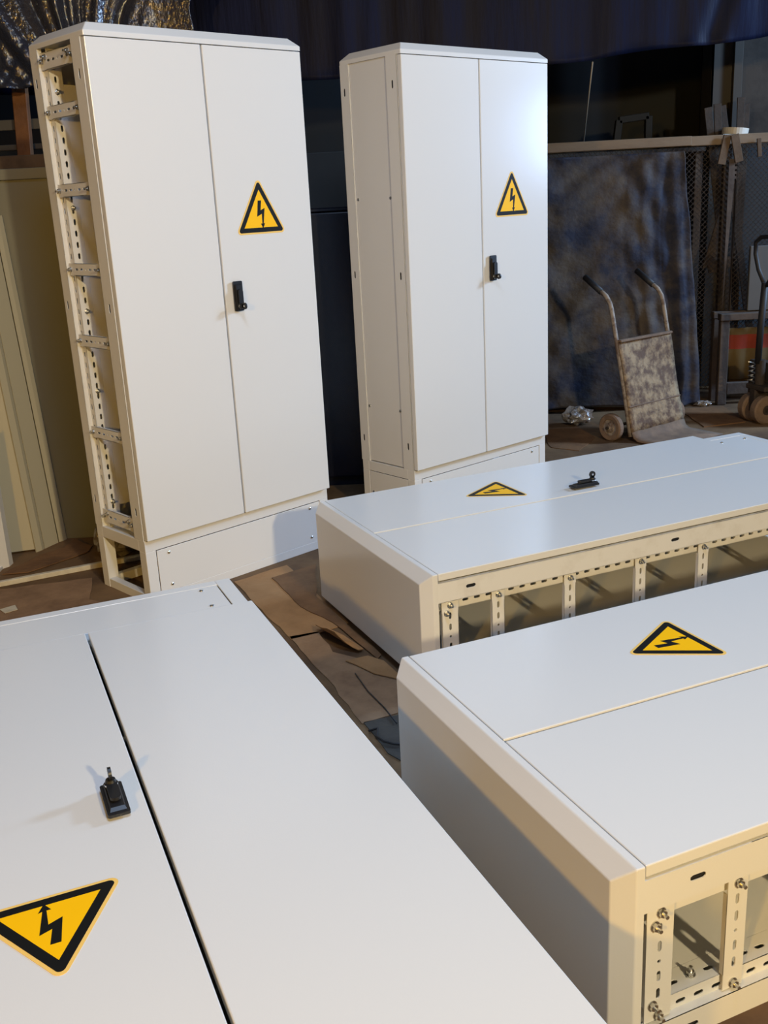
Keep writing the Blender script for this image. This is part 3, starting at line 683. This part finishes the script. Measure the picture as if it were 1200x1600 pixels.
bm = bmesh.new(); bar(bm, hp(-0.004, 0.585, -.022), hp(HW + .004, 0.585, -.022), 0.03, 0.016, 0, 0.004); obj('top_rim', bm, DUSTY, ht)
bm = bmesh.new(); bar(bm, hp(-0.004, 0.205, -.020), hp(HW + .004, 0.205, -.020), 0.010, 0.008, 0, 0.002); obj('plate_rib', bm, DUSTY, ht)
bm = bmesh.new(); R = []
prof = [(hp(0, 0.06).y - .02, 0.06), (-0.035, 0.028), (-0.06, 0.014), (-0.18, 0.010), (-0.30, 0.008)]
for yy, z in prof: R.append([bm.verts.new((-0.01 + (HW + 0.02) * i / 8, yy, z + .002 * math.sin(i * 2.1))) for i in range(9)])
for j in range(len(R) - 1):
    for i in range(8): bm.faces.new((R[j][i], R[j][i + 1], R[j + 1][i + 1], R[j + 1][i]))
o = obj('toe_plate', bm, DUSTY, ht, True); o.modifiers.new('t', 'SOLIDIFY').thickness = 0.008
for z in (0.10, 0.33, 0.57):
    bm = bmesh.new(); cyl(bm, hp(0, z, .004), hp(HW, z, .004), 0.010, 8); obj('cross_bar', bm, PIPE, ht)
bm = bmesh.new(); cyl(bm, (-0.10, 0.10, 0.083), (HW + 0.10, 0.10, 0.083), 0.009, 10); obj('axle', bm, STEEL_D, ht)
for xx in (0.02, HW - .02):
    bm = bmesh.new(); bar(bm, (xx, 0.10, 0.083), hp(xx, 0.12), 0.03, 0.008); obj('axle_bracket', bm, STEEL_D, ht)
for xx, sg in ((-0.055, -1), (HW + 0.055, 1)):
    bm = bmesh.new(); a = (xx, 0.10, 0.083)
    lathe(bm, [(0.05, -0.018), (0.074, -0.022), (0.082, -0.014), (0.083, 0), (0.082, 0.014), (0.074, 0.022), (0.05, 0.018), (0.05, -0.018)], a, (sg, 0, 0), 28)
    o = obj('wheel', bm, DUSTY, ht)
    bm = bmesh.new(); lathe(bm, [(0, -0.015), (0.05, -0.015), (0.05, 0.010), (0.03, 0.008), (0.026, 0.020), (0.013, 0.024), (0.012, 0.032), (0, 0.033)], a, (sg, 0, 0), 20); obj('wheel_hub', bm, PIPE, o)

# ------------------------------------------------------------------ pallet jack at the right edge
pj_o = at(1183, 659); pj = empty('pallet_jack', pj_o); tag(pj, 'dark pallet jack with pale dusty wheels cut off by the right edge', 'pallet jack')
pj.matrix_world = Matrix.Translation(pj_o) @ Matrix.Rotation(math.radians(-74), 4, 'Z')
r = 0.088
for xx in (-0.062, 0.062):
    bm = bmesh.new(); lathe(bm, [(0.03, -0.026), (0.078, -0.03), (r, -0.022), (r, 0.022), (0.078, 0.03), (0.03, 0.026), (0.03, -0.026)], (xx, 0, r), (1, 0, 0), 28); o = obj('wheel', bm, DUSTY, pj)
    bm = bmesh.new(); cyl(bm, (xx - .028, 0, r), (xx + .028, 0, r), 0.03, 16); obj('wheel_hub', bm, STEEL_D, o)
bm = bmesh.new(); box(bm, -0.03, 0.03, -0.05, 0.05, r - 0.02, r + 0.13, 0.008); box(bm, -.09, .09, -.012, .012, r - .012, r + .012); obj('yoke', bm, STEEL_D, pj)
bm = bmesh.new(); cyl(bm, (0, 0.0, r + 0.13), (0, 0, r + 0.30), 0.03, 16); box(bm, -.07, .12, -.05, .06, r + .12, r + .15, .006); obj('pump_body', bm, STEEL_D, pj)
bm = bmesh.new(); tube(bm, [Vector((-0.055 + 0.02 * math.cos(t), -0.02 + 0.02 * math.sin(t), r + 0.15 + 0.0045 * t)) for t in [k * 0.5 for k in range(60)]], 0.004, 6); obj('spring', bm, ZINC, pj)
bm = bmesh.new(); tube(bm, [(0, -0.02, r + 0.28), (0.02, -.03, 0.6), (0.05, -0.04, 0.86)], 0.02, 10); obj('tow_shaft', bm, RUBB, pj)
bm = bmesh.new(); lp = [(0.05, -0.04, 0.84), (-0.005, -.05, 0.93), (-0.035, -.055, 1.02), (-0.03, -.06, 1.09), (0.02, -.062, 1.12), (0.10, -.062, 1.125), (0.17, -.06, 1.09), (0.18, -.055, 1.02), (0.14, -.05, 0.93), (0.07, -.04, .84)]
tube(bm, lp, 0.013, 10); obj('handle_loop', bm, RUBB, pj)
for yy, sgn in ((0.0, 0),):
    for xx in (-0.16, 0.16):
        bm = bmesh.new(); box(bm, xx - .07, xx + .07, 0.10, 1.05, 0.06, 0.10, 0.006); obj('fork', bm, STEEL_D, pj)
    bm = bmesh.new(); box(bm, -.2, .2, 0.06, 0.14, 0.06, 0.36, .008); obj('fork_carriage', bm, STEEL_D, pj)
bpy.context.view_layer.update()
